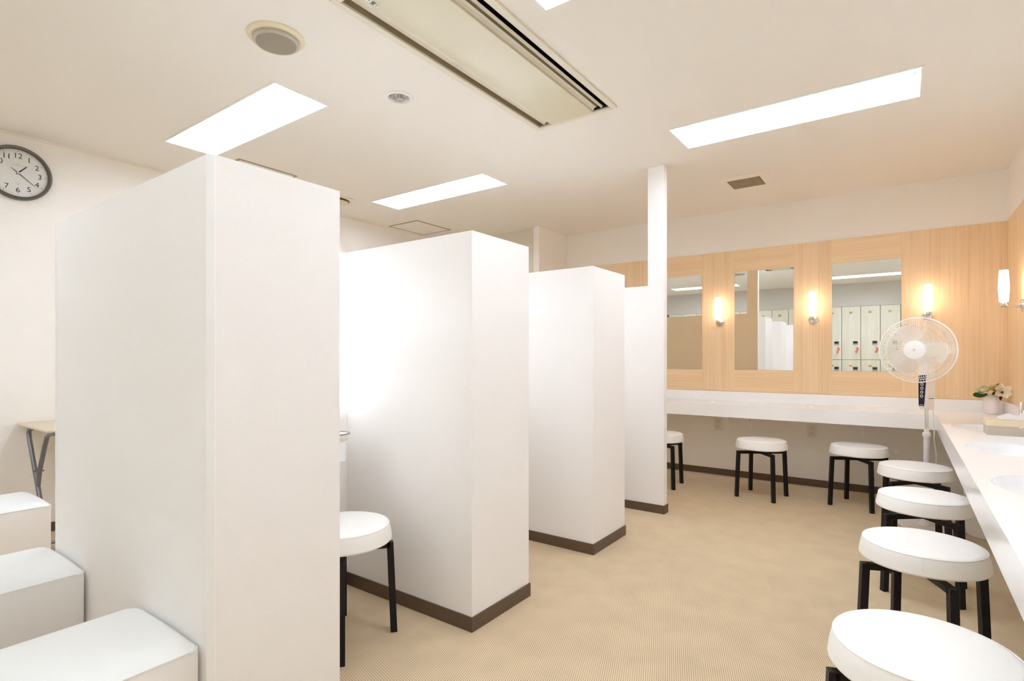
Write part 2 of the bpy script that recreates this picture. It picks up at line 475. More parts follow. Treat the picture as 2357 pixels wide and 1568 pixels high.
# spine
t = thing('partition_spine', 'white spine wall joining the partitions at the back of the booths', 'partition', (-2.5, 2.5, 0))
bm = newbm(); box(bm, XS0, XS1-.0005, 1.0835, 3.8675, 0, ZP-.001); part_at(t, 'block', bm, 'partition_white')
bm = newbm(); box(bm, XS1-.0005, XS1+.006, 1.09, 1.732, 0, BH); part_at(t, 'skirting', bm, 'baseboard_brown')
for (y0, y1) in ((2.171, 2.824), (3.279, 3.861)):
    bm = newbm(); box(bm, XS1-.0005, XS1+.006, y0, y1, 0, BH); part_at(t, 'skirting', bm, 'baseboard_brown')

# booth mirrors with light panels, shelves
booths = [(1.083, 1.739, 'near'), (2.164, 2.831, 'middle'), (3.272, 3.868, 'far')]
for (y0, y1, w) in booths:
    t = thing('lighted_mirror', 'glowing vanity mirror light panel at the back of the %s booth' % w, 'mirror', (XS1, (y0+y1)/2, 0.946), 0, 'lit mirrors in the booths')
    bm = newbm(); box(bm, XS1, XS1+.012, y0+.12, y1-.12, .946, 1.586); part_at(t, 'mirror_pane', bm, 'mirror_glass')
    for a, b in ((y0+.012, y0+.115), (y1-.115, y1-.012)):
        bm = newbm(); box(bm, XS1, XS1+.035, a, b, .946, 1.586, .004, 2); part_at(t, 'light_panel', bm, {'near': 'booth_glow', 'middle': 'booth_glow_mid', 'far': 'booth_glow_far'}[w])
    t = thing('vanity_shelf', 'small white wall shelf under the light in the %s booth' % w, 'shelf', (XS1, (y0+y1)/2, .65), 0, 'shelves in the booths')
    bm = newbm(); box(bm, XS1, -2.09, y0+.10, y1-.157, .668, .768, .004, 2); part_at(t, 'shelf_body', bm, 'counter_white')
    if w == 'near':
        bm = newbm()
        lathe(bm, [(0, 0), (.05, 0), (.062, .008), (.066, .02), (.060, .019), (.048, .006), (0, .004)], 32,
              Matrix.Translation((-2.125, 1.548, .7685)) @ Matrix.Diagonal((1, 1, 1.5, 1)))
        o = link('tray', bm, 'fan_white', None, True); tag(o, 'small round grey-rimmed white dish on the near booth shelf', 'dish')
        bm = newbm(); lathe(bm, [(.060, .0185), (.0665, .0185), (.0665, .0215), (.060, .0215)], 32, Matrix.Translation((-2.125, 1.548, .7685)) @ Matrix.Diagonal((1, 1, 1.5, 1)), True)
        link('rim', bm, 'steel_grey', o, True)

# ------------------------------------------------------------------ counters
ZC, ZCB, CY, CX = 0.730, 0.622, 4.98, 0.195
t = thing('back_counter', 'long white counter under the three mirrors', 'counter', (-1.4, 5.2, 0))
bm = newbm(); box(bm, -3.18, CX, CY, YB, ZC-.02, ZC); part_at(t, 'countertop', bm, 'counter_white')
bm = newbm(); box(bm, -3.18, CX, CY, CY+.021, ZCB, ZC-.02); part_at(t, 'apron', bm, 'counter_white')
bm = newbm(); box(bm, -3.18, XR-.022, YB-.022, YB-.0005, ZC, ZS-.001, .001, 1); part_at(t, 'backsplash', bm, 'counter_white')
for x in (-1.445, -0.64):
    bm = newbm(); lathe(bm, [(0, 0), (.030, 0), (.030, .003), (.022, .004), (0, .004)], 24, Matrix.Translation((x, 5.20, ZC)))
    g = part_at(t, 'cable_grommet', bm, 'fan_white', True)
    bm = newbm(); box(bm, x-.020, x+.012, 5.195, 5.203, ZC+.004, ZC+.0048); o = link('slot', bm, 'outlet_dark', g)
    o.matrix_parent_inverse = (Matrix.Translation(t.location)).inverted()
    o.matrix_parent_inverse = Matrix.Identity(4) if False else o.matrix_parent_inverse
for x in (-1.377, -1.172, -0.283):
    bm = newbm(); box(bm, x-.009, x+.009, YB-.001, YB+.006, .475, ZC-.02); box(bm, x-.009, x+.009, CY+.05, YB-.001, ZC-.026, ZC-.0205)
    tube(bm, [(x, YB-.02, .53), (x, YB-.16, ZC-.03)], .004, 6)
    b = part_at(t, 'shelf_bracket', bm, 'bracket_white', label='white angle bracket')
# right counter with three undermount sinks
t = thing('sink_counter', 'glossy white sink counter running along the right wall', 'counter', (.4, 2.6, 0))
SINKS = [(.375, 4.25, .135, .20), (.375, 3.33, .135, .21), (.375, 2.42, .135, .21)]
bm = newbm()
# countertop as a plate with elliptical openings
y0c, y1c = 0.35, YB-.0005
cuts = sorted(SINKS, key=lambda s: s[1])
bounds = [y0c] + [v for s in cuts for v in (s[1]-.28, s[1]+.28)] + [y1c]
for i in range(0, len(bounds), 2):
    box(bm, CX, XR, bounds[i], bounds[i+1], ZC-.02, ZC)
for sx, sy, a, b_ in cuts:
    angs = [2*PI*k/48 for k in range(48)]
    for qx in (CX, XR):
        for qy in (sy-.28, sy+.28): angs.append(math.atan2(qy-sy, qx-sx) % (2*PI))
    angs = sorted(set(angs)); N = len(angs)
    inner, outer = [], []
    for an in angs:
        ex, ey = sx+a*math.cos(an), sy+b_*math.sin(an)
        s_ = min(abs(((CX if math.cos(an) < 0 else XR)-sx)/(math.cos(an) or 1e-9)), .28/abs(math.sin(an) or 1e-9))
        inner.append((ex, ey)); outer.append((sx+math.cos(an)*s_, sy+math.sin(an)*s_))
    vt = [bm.verts.new((x, y, ZC)) for x, y in inner]; vto = [bm.verts.new((x, y, ZC)) for x, y in outer]
    vi = [bm.verts.new((x, y, ZC-.02)) for x, y in inner]; vo = [bm.verts.new((x, y, ZC-.02)) for x, y in outer]
    for k in range(N):
        j = (k+1) % N
        bm.faces.new((vt[k], vt[j], vto[j], vto[k])); bm.faces.new((vi[k], vo[k], vo[j], vi[j]))
        bm.faces.new((vt[k], vi[k], vi[j], vt[j])); bm.faces.new((vto[k], vto[j], vo[j], vo[k]))
part_at(t, 'countertop', bm, 'counter_white')
bm = newbm(); box(bm, CX, CX+.021, y0c, CY+.0005, ZCB, ZC-.02); part_at(t, 'apron', bm, 'counter_white')
bm = newbm(); box(bm, XR-.021, XR-.0005, y0c, YB-.0225, ZC, ZS-.001, .001, 1); part_at(t, 'backsplash', bm, 'counter_white')
for sx, sy, a, b_ in SINKS:
    bm = newbm(); N = 40
    prof = [(1.0, 0), (.99, -.03), (.93, -.08), (.75, -.115), (.4, -.13), (.08, -.135)]
    rings = [[bm.verts.new((sx+a*1.012*r_*math.cos(2*PI*k/N), sy+b_*1.012*r_*math.sin(2*PI*k/N), ZC-.006+z_)) for k in range(N)] for r_, z_ in prof]
    for p, q in zip(rings[:-1], rings[1:]):
        for k in range(N): j = (k+1) % N; bm.faces.new((p[k], p[j], q[j], q[k]))
    bm.faces.new(rings[-1])
    s = part_at(t, 'sink_bowl', bm, 'sink_white', True)
    bm = newbm(); lathe(bm, [(0, 0), (.018, 0), (.02, .002), (0, .003)], 20, Matrix.Translation((sx, sy, ZC-.1405)))
    dr = part_at(t, 'drain', bm, 'chrome', True)

def faucet(x, y, h, label):
    t = thing('faucet', label, 'faucet', (x, y, ZC), 0, 'chrome taps on the sink counter')
    bm = newbm(); lathe(bm, [(0, 0), (.021, 0), (.021, .006), (.014, .010), (.014, h), (.012, h+.005), (0, h+.006)], 28); link('tap_body', bm, 'chrome', t, True)
    bm = newbm(); tube(bm, [(0, -.005, h*.62), (0, -.05, h*.70), (0, -.085, h*.66), (0, -.088, h*.55)], .008, 14); link('spout', bm, 'chrome', t, True)
    bm = newbm(); tube(bm, [(0, 0, h-.012), (-.042, 0, h-.014)], .0026, 10)
    bmesh.ops.create_uvsphere(bm, u_segments=12, v_segments=8, radius=.0046, matrix=Matrix.Translation((-.043, 0, h-.014)))
    link('lever', bm, 'chrome', t, True)
    return t
faucet(.597, 4.60, .135, 'chrome tap behind the tissue box at the right edge')
faucet(.528, 3.765, .075, 'chrome tap in front of the tissue box, cut by the right edge')

# outlets
for x, lb in ((-1.473, 'beige double wall outlet under the counter beside two brackets'),
              (-0.661, 'beige double wall outlet under the counter, between the two middle stools')):
    t = thing('wall_outlet', lb, 'outlet', (x, YB+.006, .495), 0, 'outlets under the counter')
    bm = newbm(); box(bm, -.036, .036, -.006, 0, -.060, .060, .002, 2); link('cover_plate', bm, 'outlet_plate', t)
    for dz in (-.024, .024):
        bm = newbm(); box(bm, -.017, .017, -.008, -.006, dz-.014, dz+.014, .003, 2)
        s = link('socket', bm, 'outlet_plate', t)
        bm = newbm()
        for dx in (-.007, .007): box(bm, dx-.0014, dx+.0014, -.0086, -.0079, dz-.001, dz+.009)
        cyl(bm, (0, -.0086, dz-.008), (0, -.0079, dz-.008), .0028, 10)
        link('slots', bm, 'outlet_dark', s)

# ------------------------------------------------------------------ ceiling lights
names = {(0, 1): 'recessed ceiling light above the nearest partition, leftmost', (0, 0): 'middle recessed ceiling light above the second partition',
         (1, 0): 'long recessed ceiling light on the right, in front of the mirrors', (1, 1): 'recessed ceiling light cut off by the top edge',
         (0, 2): 'recessed ceiling light behind the camera, left', (1, 2): 'recessed ceiling light behind the camera, right'}
for a, b, c, d, ci, ri in LIGHTS:
    t = thing('ceiling_light', names[(ci, ri)], 'ceiling light', ((a+b)/2, (c+d)/2, H), 0, 'recessed ceiling lights')
    hx, hy = (b-a)/2, (d-c)/2
    bm = newbm(); f = .009
    box(bm, -hx-f, hx+f, -hy-f, -hy+.003, -.004, 0); box(bm, -hx-f, hx+f, hy-.003, hy+f, -.004, 0)
    box(bm, -hx-f, -hx+.003, -hy+.003, hy-.003, -.004, 0); box(bm, hx-.003, hx+f, -hy+.003, hy-.003, -.004, 0)
    link('frame', bm, 'light_frame', t)
    bm = newbm(); w = .004; D = .075
    box(bm, -hx, hx, -hy, -hy+w, 0, D); box(bm, -hx, hx, hy-w, hy, 0, D)
    box(bm, -hx, -hx+w, -hy+w, hy-w, 0, D); box(bm, hx-w, hx, -hy+w, hy-w, 0, D); 
    box(bm, -hx, hx, -hy, hy, D, D+.004)
    link('housing', bm, 'light_frame', t)
    bm = newbm(); box(bm, -hx+.005, hx-.005, -hy+.005, hy-.005, .052, .058); link('diffuser', bm, 'tube_glow', t)
    for dy in (-.075, .075):
        for sx in (-1, 1):
            bm = newbm(); box(bm, sx*(hx-.02)-.014, sx*(hx-.02)+.014, dy-.012, dy+.012, .020, .052, .003, 2); link('lamp_holder', bm, 'lamp_holder', t)
        bm = newbm(); cyl(bm, (-hx+.034, dy, .034), (hx-.034, dy, .034), .0125, 14); link('tube_lamp', bm, 'tube_glow', t, True)

# ------------------------------------------------------------------ ceiling air conditioner
ax0, ax1, ay0, ay1 = AC
t = thing('ceiling_air_conditioner', 'long beige ceiling air conditioner panel with slots on both sides', 'air conditioner', ((ax0+ax1)/2, (ay0+ay1)/2, H))
fr = .022
SL0, SL1 = ax0+fr, ax0+fr+.088
SR0, SR1 = ax1-fr-.100, ax1-fr
e0, e1 = ay0+.016, ay1-.022
bm = newbm()
box(bm, ax0-.012, SL0, ay0-.012, ay1+.008, H-.010, H+.002, .002, 1); box(bm, SR1, ax1+.012, ay0-.012, ay1+.008, H-.010, H+.002, .002, 1)
box(bm, SL0, SR1, e1, ay1+.008, H-.010, H+.002); box(bm, SL0, SR1, ay0-.012, e0, H-.010, H+.002)
part_at(t, 'frame', bm, 'ac_frame')
bm = newbm(); box(bm, SL1, SR0, e0+.003, e1-.003, H-.014, H+.004, .003, 2); part_at(t, 'center_panel', bm, 'ac_panel', label='glossy beige centre panel')
bm = newbm(); box(bm, SL0, SL1, e0, e1, H+.075, H+.08); box(bm, SL0-.003, SL0, e0, e1, H, H+.08); box(bm, SL1, SL1+.003, e0, e1, H+.005, H+.08)
box(bm, SL0, SL1, e0-.003, e0, H, H+.08); box(bm, SL0, SL1, e1, e1+.003, H, H+.08)
part_at(t, 'left_slot', bm, 'ac_slot')
bm = newbm(); box(bm, SR0, SR1, e0, e1, H+.095, H+.10); box(bm, SR0-.003, SR0, e0, e1, H+.005, H+.10); box(bm, SR1, SR1+.003, e0, e1, H, H+.10)
box(bm, SR0, SR1, e0-.003, e0, H, H+.10); box(bm, SR0, SR1, e1, e1+.003, H, H+.10)
part_at(t, 'right_slot', bm, 'ac_dark', label='dark air slot')
def vane(x0, x1, z0, z1, nm, m):
    bm = newbm(); tube(bm, [((x0+x1)/2, e0+.01, (z0+z1)/2), ((x0+x1)/2, e1-.01, (z0+z1)/2)], .5, 4, True)
    for v in bm.verts:
        pass
    bm.free()
    bm = newbm(); n = 5; th = .003
    up = []
    for k in range(n):
        u = k/(n-1); x = x0+(x1-x0)*u; z = z0+(z1-z0)*u + .006*math.sin(PI*u)
        up.append([bm.verts.new((x, yy, z+zz)) for yy in (e0+.006, e1-.006) for zz in (0, th)])
    for p, q in zip(up[:-1], up[1:]):
        bm.faces.new((p[0], p[2], q[2], q[0])); bm.faces.new((p[1], q[1], q[3], p[3]))
        bm.faces.new((p[0], q[0], q[1], p[1])); bm.faces.new((p[2], p[3], q[3], q[2]))
    bm.faces.new((up[0][0], up[0][1], up[0][3], up[0][2])); bm.faces.new((up[-1][0], up[-1][2], up[-1][3], up[-1][1]))
    part_at(t, nm, bm, m, True)
vane(SL0+.036, SL0+.064, H-.001, H+.010, 'air_vane', 'ac_vane')
vane(SL0+.002, SL0+.034, H+.034, H+.026, 'inner_louver', 'ac_vane')
vane(SR0+.052, SR0+.064, H-.002, H+.004, 'air_vane', 'ac_vane')
vane(SR0+.0215, SR0+.050, H+.014, H+.008, 'inner_louver', 'ac_olive')
vane(SR0-.001, SR0+.021, H-.002, H+.012, 'bevel_lip', 'ac_vane')
LABY = 1.440
bm = newbm(); box(bm, SL1+.008, SL1+.030, LABY-.126, LABY, H-.0150, H-.0142)
lab = part_at(t, 'paper_label', bm, 'paper_label', label='white paper label with Japanese lettering')
mt = Matrix.Translation((SL1+.019, LABY-.068, H-.0153)) @ Matrix.Rotation(PI/2, 4, 'Z') @ Matrix.Rotation(PI, 4, 'X')
o = text_mesh('lettering', '\u30ed\u30c3\u30ab\u30fc\u5ba41', .024, 'ink_black', t, mt); o.matrix_parent_inverse = Matrix.Translation(t.location).inverted()

# speaker, diffuser, downlight, vent, access panels
t = thing('ceiling_speaker', 'round ceiling speaker with cream ring and grey-brown mesh', 'speaker', (-2.248, 1.331, H))
bm = newbm(); lathe(bm, [(.093, 0), (.120, 0), (.120, -.004), (.114, -.010), (.100, -.014), (.093, -.012)], 56, None, True); link('ring', bm, 'speaker_ring', t, True)
bm = newbm(); lathe(bm, [(.084, -.004), (.0975, -.006), (.0975, -.024), (.092, -.029), (.084, -.029)], 56, None, True); link('mesh_rim', bm, 'speaker_rim', t, True)
bm = newbm(); lathe(bm, [(0, -.034), (.05, -.032), (.0845, -.028), (.0845, -.010), (0, -.010)], 56); link('mesh_cover', bm, 'speaker_mesh', t, True)
t = thing('ceiling_diffuser', 'round ceiling air diffuser just visible beside the nearest partition', 'vent', (-4.13, 3.02, H))
bm = newbm(); lathe(bm, [(.115, 0), (.150, 0), (.150, -.005), (.128, -.010), (.115, -.008)], 48, None, True); link('ring', bm, 'speaker_ring', t, True)
bm = newbm(); lathe(bm, [(0, -.002), (.114, -.002), (.114, -.006), (0, -.006)], 48); link('dark_gap', bm, 'ac_slot', t, True)
bm = newbm(); lathe(bm, [(0, -.008), (.075, -.010), (.103, -.022), (.098, -.028), (0, -.030)], 48); link('cone', bm, 'speaker_ring', t, True)
t = thing('downlight', 'small round recessed downlight with chrome reflector', 'ceiling light', (DL[0], DL[1], H))
bm = newbm(); lathe(bm, [(.0605, .004), (.0605, -.0005), (.075, -.0005), (.0765, .001-.003), (.070, -.006), (.058, -.006), (.057, .004)], 48, None, True); link('ring', bm, 'light_frame', t, True)
bm = newbm(); lathe(bm, [(.058, 0), (.056, .02), (.050, .05), (.036, .075), (.018, .085), (0, .086)], 48); o = link('reflector', bm, 'chrome', t, True)
bm = newbm()
for dx in (-.012, .012):
    tube(bm, [(dx, .0, .082), (dx, 0, .03), (dx, .003, .024)], .008, 10)
link('lamp_bulb', bm, 'sink_white', t, True)
t = thing('ceiling_vent', 'square ceiling vent with tan grille near the mirror wall', 'vent', (-1.023, 4.635, H))
bm = newbm(); q = .172; w = .122
vs = []
for (r_, z_) in ((q, 0), (q, -.003), (w, -.014), (w, -.002)):
    vs.append([bm.verts.new((sx*r_, sy*r_, z_)) for sx, sy in ((-1, -1), (1, -1), (1, 1), (-1, 1))])
for p_, q_ in zip(vs[:-1], vs[1:]):
    for k in range(4): j = (k+1) % 4; bm.faces.new((p_[k], p_[j], q_[j], q_[k]))
link('frame', bm, 'ceiling_trim', t)
bm = newbm(); box(bm, -w, w, -w, w, -.012, -.003); link('grille', bm, 'grille_tan', t)
bm = newbm()
for k in range(23):
    u = -w + .008 + k*(2*w-.016)/22
    box(bm, u-.0012, u+.0012, -w, w, -.0135, -.0118); box(bm, -w, w, u-.0012, u+.0012, -.0135, -.0118)
link('grille_bars', bm, 'grille_tan', t)
for (x0, x1, y0, y1, lb) in ((-4.495, -4.065, 3.955, 4.470, 'square ceiling access hatch above the second partition'),
                             (-4.28, -3.83, 1.985, 2.445, 'ceiling access hatch mostly hidden behind the nearest partition')):
    t = thing('access_hatch', lb, 'hatch', ((x0+x1)/2, (y0+y1)/2, H))
    bm = newbm(); w = .014
    box(bm, x0, x1, y0, y0+w, H-.005, H); box(bm, x0, x1, y1-w, y1, H-.005, H); box(bm, x0, x0+w, y0+w, y1-w, H-.005, H); box(bm, x1-w, x1, y0+w, y1-w, H-.005, H)
    part_at(t, 'frame', bm, 'panel_line')
    bm = newbm(); box(bm, x0+w+.002, x1-w-.002, y0+w+.002, y1-w-.002, H-.004, H); part_at(t, 'lid', bm, 'ceiling_white')
    bm = newbm(); cyl(bm, (x1-.007, (y0+y1)/2, H-.0055), (x1-.007, (y0+y1)/2, H-.001), .009, 12); part_at(t, 'latch', bm, 'panel_line')

# ------------------------------------------------------------------ wall lamps
def sconce(loc, rotz, label):
    """local: wall behind +Y, lamp stands out towards -Y; origin = wall plate centre"""
    t = thing('wall_lamp', label, 'wall lamp', loc, rotz, 'wall lamps on the wood panels')
    ry = Matrix.Rotation(PI/2, 4, 'X')
    bm = newbm(); lathe(bm, [(0, 0), (.041, 0), (.041, .004), (.036, .012), (.022, .015), (0, .016)], 36, ry); link('wall_plate', bm, 'chrome', t, True)
    bm = newbm()
    for s in (-1, 1): cyl(bm, (s*.027, -.012, .002), (s*.027, -.0165, .002), .004, 10)
    link('screws', bm, 'steel_grey', t, True)
    bm = newbm(); cyl(bm, (0, -.012, 0), (0, -.040, 0), .013, 18); tube(bm, [(0, -.038, 0), (0, -.095, 0)], .006, 12)
    link('arm', bm, 'chrome', t, True)
    bm = newbm(); lathe(bm, [(0, -.012), (.014, -.012), (.016, -.008), (.016, .016), (.013, .022), (0, .022)], 24, Matrix.Translation((0, -.095, .006))); link('lamp_cup', bm, 'satin_metal', t, True)
    bm = newbm(); lathe(bm, [(0, .0), (.0225, .0), (.0245, .01), (.0285, .07), (.0290, .10), (.0275, .14), (.0235, .205), (.0215, .210), (.0, .208)], 32, Matrix.Translation((0, -.095, .028))); link('glass_shade', bm, 'sconce_glow', t, True)
    return t
sconce((-1.45, YB, 1.487), 0, 'lit wall lamp between the first and second visible mirrors')
sconce((-0.648, YB, 1.487), 0, 'lit wall lamp between the second and third visible mirrors')
sconce((0.158, YB, 1.487), 0, 'lit wall lamp right above the fan')
sconce((XR, 4.80, 1.487), -PI/2, 'lit wall lamp on the right side wall, at the right edge')

# ------------------------------------------------------------------ stools
def make_stool(label, group):
    t = thing('stool', label, 'stool', (0, 0, 0), 0, group)
    Rb = .198
    bm = newbm()
    lathe(bm, [(0, .398), (Rb-.012, .3985), (Rb-.004, .400), (Rb, .406), (Rb-.001, .416), (Rb-.005, .440), (Rb-.010, .458), (Rb-.0130, .4640),
               (Rb-.018, .4682), (Rb-.030, .4700), (.09, .4712), (0, .4715)], 72)
    link('seat', bm, 'seat_vinyl', t, True)
    bm = newbm(); pts = []
    prof = [(Rb-.0122+.0020*math.cos(a), .4640+.0022*math.sin(a)) for a in [2*PI*k/6 for k in range(6)]]
    lathe(bm, prof, 72, None, True); link('piping', bm, 'seat_vinyl', t, True)
    bm = newbm(); tube(bm, [(math.cos(-2.0)*(Rb+.0003), math.sin(-2.0)*(Rb+.0003), .414), (math.cos(-2.0)*(Rb-.0105), math.sin(-2.0)*(Rb-.0105), .460)], .0010, 5)
    link('side_seam', bm, 'seam_vinyl', t)
    bm = newbm(); box(bm, -.055, .055, -.055, .055, .3775, .3985, .002, 1); link('swivel_plate', bm, 'black_metal', t)
    w = .0135
    for k in range(2):
        bm = newbm(); an = k*PI/2
        rot = Matrix.Rotation(an, 4, 'Z')
        z1 = .378 - k*.001
        box(bm, -.190, .190, -w, w, z1-.024, z1, .0015, 1)
        bmesh.ops.transform(bm, matrix=rot, verts=bm.verts)
        link('crossbar', bm, 'black_metal', t)
    for k in range(4):
        bm = newbm(); rot = Matrix.Rotation(k*PI/2, 4, 'Z')
        n = []
        for (r0, z) in ((.190, .378-(k % 2)*.001), (.206, 0.0)):
            n.append([bm.verts.new((r0+dx, dy, z)) for dx, dy in ((-w, -w), (w, -w), (w, w), (-w, w))])
        for i in range(4): j = (i+1) % 4; bm.faces.new((n[0][i], n[0][j], n[1][j], n[1][i]))
        bm.faces.new(n[0]); bm.faces.new(n[1][::-1])
        bmesh.ops.bevel(bm, geom=bm.edges[:], offset=.0012, segments=1, affect='EDGES')
        bmesh.ops.transform(bm, matrix=rot, verts=bm.verts)
        link('leg', bm, 'black_metal', t)
    return t
sg = 'round white stools with black legs'
ST = [(-1.862, 1.392, 52, 'round white stool in the near booth, half hidden by the nearest partition'),
      (-1.774, 4.759, 50, 'round white stool under the mirrors, half hidden by the white column'),
      (-0.952, 4.841, 36, 'round white stool standing free under the mirrors, left of the two full ones'),
      (-0.281, 4.971, 27, 'round white stool under the mirror nearest the fan'),
      (0.058, 4.251, 52, 'round white stool right in front of the fan pole, farthest along the sink counter'),
      (0.081, 3.369, 40, 'round white stool along the sink counter, second behind the foreground one from the fan'),
      (0.056, 2.509, 24, 'large looking white stool directly behind the foreground stool'),
      (0.039, 1.614, 20, 'foreground white stool cut off by the bottom right corner')]
ST[5] = ST[5][:3] + ('round white stool beside the sink counter with the bin behind it',)
s0 = make_stool(ST[0][3], sg); s0.location = (ST[0][0], ST[0][1], 0); s0.rotation_euler[2] = R(ST[0][2])
for x, y, a, lb in ST[1:]: dup(s0, (x, y, 0), R(a), lb, sg)

# ------------------------------------------------------------------ benches
def bench(x0, x1, y1, L, label):
    t = thing('bench', label, 'bench', ((x0+x1)/2, y1-L/2, 0), 0, 'white upholstered benches')
    W = (x1-x0)/2; h = L/2; ZB = .385
    bm = newbm(); box(bm, -W-.002, W+.002, -h-.002, h+.002, .03, ZB, .004, 2); link('body', bm, 'bench_side', t, True)
    bm = newbm(); nx, ny = 20, 36
    def corner(u, v):
        # superellipse-like rounded outline
        return u, v
    top = {}
    rr = .030
    for i in range(nx+1):
        for j in range(ny+1):
            u = math.sin((i/nx-.5)*PI); v = math.sin((j/ny-.5)*PI)
            x, y_ = u*(W+.003), v*(h+.003)
            ex, ey = (W+.003)-abs(x), (h+.003)-abs(y_)
            def fall(e): return 1-(1-min(e/.05, 1))**2.6
            z = ZB + .001 + .020*fall(ex)*fall(ey)**1 + .006*(1-(x/W)**2)
            # round the plan corners
            if ex < rr and ey < rr:
                cx_, cy_ = math.copysign(W+.003-rr, x), math.copysign(h+.003-rr, y_)
                dx, dy = x-cx_, y_-cy_; L_ = math.hypot(dx, dy); m_ = max(abs(dx), abs(dy))
                if L_ > 1e-9: x, y_ = cx_+dx*m_/L_, cy_+dy*m_/L_
            top[i, j] = bm.verts.new((x, y_, z))
    for i in range(nx):
        for j in range(ny):
            bm.faces.new((top[i, j], top[i+1, j], top[i+1, j+1], top[i, j+1]))
    edge = [top[i, 0] for i in range(nx)] + [top[nx, j] for j in range(ny)] + [top[i, ny] for i in range(nx, 0, -1)] + [top[0, j] for j in range(ny, 0, -1)]
    low = [bm.verts.new((v.co.x, v.co.y, ZB-.003)) for v in edge]
    for k in range(len(edge)):
        j = (k+1) % len(edge); bm.faces.new((edge[k], edge[j], low[j], low[k]))
    bm.faces.new(low[::-1])
    link('cushion', bm, 'bench_vinyl', t, True)
    bm = newbm(); q = [Vector((v.co.x, v.co.y, ZB-.001)) for v in []]
    path = []
    for k in range(0, 361, 6):
        a = R(k); cx_ = math.copysign(W-.02, math.cos(a)); cy_ = math.copysign(h-.02, math.sin(a))
        path.append((cx_+.0245*math.cos(a), cy_+.0245*math.sin(a), ZB-.001))
    tube(bm, path, .0022, 6); link('piping', bm, 'bench_vinyl', t, True)
    bm = newbm()
    for sx in (-1, 1):
        for sy in (-1, 1): cyl(bm, (sx*(W-.05), sy*(h-.06), 0), (sx*(W-.05), sy*(h-.06), .032), .02, 14)
    link('feet', bm, 'black_metal', t, True)
bench(-1.890, -1.500, .668, 1.35, 'white vinyl bench closest to the camera, against the nearest partition')
bench(-2.775, -2.362, .668, 1.35, 'middle white vinyl bench, touching the nearest partition')
bench(-3.985, -3.572, .872, 1.35, 'farthest white vinyl bench, in front of the folding desk')

# ------------------------------------------------------------------ folding desk
t = thing('folding_desk', 'small folding desk with wooden top and bent grey tube legs', 'desk', (-4.25, 1.25, 0))
bm = newbm(); box(bm, -4.548, -3.955, .945, 1.60, .716, .736, .006, 3); part_at(t, 'desk_top', bm, 'desk_top', True)
bm = newbm(); box(bm, -4.551, -3.952, .942, 1.603, .719, .733, .004, 2); part_at(t, 'edge_band', bm, 'desk_edge')
for yy in (.985, 1.56):
    bm = newbm(); tube(bm, [(-4.40, yy, .705), (-4.455, yy, .700), (-4.475, yy, .675), (-4.46, yy, .63), (-4.27, yy, .34), (-4.10, yy, .05)], .0125, 14)
    part_at(t, 'leg', bm, 'steel_grey', True)
    bm = newbm(); tube(bm, [(-3.97, yy, .708), (-4.04, yy, .702), (-4.10, yy, .680), (-4.14, yy, .63), (-4.25, yy, .46), (-4.278, yy, .37)], .0125, 14)
    part_at(t, 'brace_leg', bm, 'steel_grey', True)
    bm = newbm(); tube(bm, [(-4.40, yy, .015), (-4.00, yy, .015)], .0135, 12); cyl(bm, (-4.10, yy, .015), (-4.10, yy, .06), .0135, 12)
    part_at(t, 'foot', bm, 'steel_grey', True)
    bm = newbm(); cyl(bm, (-4.285, yy-.02, .455), (-4.285, yy+.02, .455), .006, 10); cyl(bm, (-4.245, yy-.02, .46), (-4.245, yy+.02, .46), .005, 10)
    part_at(t, 'pivot_bolt', bm, 'steel_grey', True)
bm = newbm(); tube(bm, [(-4.10, .985, .05), (-4.10, 1.56, .05)], .010, 10); part_at(t, 'crossbar', bm, 'steel_grey', True)

# ------------------------------------------------------------------ wall clock
t = thing('wall_clock', 'round wall clock with dark metal rim showing about 1:22', 'clock', (XL, .948, 2.318))
# local frame: face looks to +X ; 3 o'clock is +Y
F = Matrix(((0, 0, 1, 0), (1, 0, 0, 0), (0, 1, 0, 0), (0, 0, 0, 1)))   # text x->Y, y->Z, z->X
bm = newbm(); lathe(bm, [(.150, .0), (.169, .0), (.171, .012), (.169, .026), (.160, .036), (.153, .033), (.149, .022), (.148, .012)], 72, F, True); link('rim', bm, 'clock_rim', t, True)
bm = newbm(); lathe(bm, [(0, 0), (.149, 0), (.149, .013), (0, .013)], 72, F); link('face', bm, 'clock_face', t, True)
bm = newbm(); lathe(bm, [(.143, .013), (.1443, .013), (.1443, .0138), (.143, .0138)], 72, F, True); link('face_line', bm, 'clock_ink_pale', t)
for k in range(1, 13):
    a = R(90-30*k); r_ = .108
    text_mesh('numeral', str(k), .046, 'clock_ink', t, F @ Matrix.Translation((r_*math.cos(a), r_*math.sin(a), .0135)))
bm = newbm()
for k in range(60):
    a = 2*PI*k/60; big = k % 5 == 0
    c_ = (.135*math.cos(a), .135*math.sin(a), .0135)
    q = lathe(bm, [(0, 0), (.0026 if big else .0013, 0), (.0026 if big else .0013, .0006), (0, .0006)], 8, F @ Matrix.Translation(c_))
o = link('minute_dots', bm, 'clock_ink', t)
bm = newbm()
x = -.032
while x < .034:
    w = random.uniform(.0018, .0042); hh = random.uniform(.0018, .0034)
    b_ = box(bm, x, x+w, .049-hh/2, .049+hh/2, .0133, .0138); x += w+.0016
box(bm, -.004, .004, .057, .0605, .0133, .0138); box(bm, -.014, .014, -.0655, -.0640, .0133, .0138)
lathe(bm, [(0, .0133), (.0028, .0133), (.0028, .0138), (0, .0138)], 10, Matrix.Translation((0, -.073, 0)))
bmesh.ops.transform(bm, matrix=F, verts=bm.verts); link('small_print', bm, 'clock_ink_pale', t)
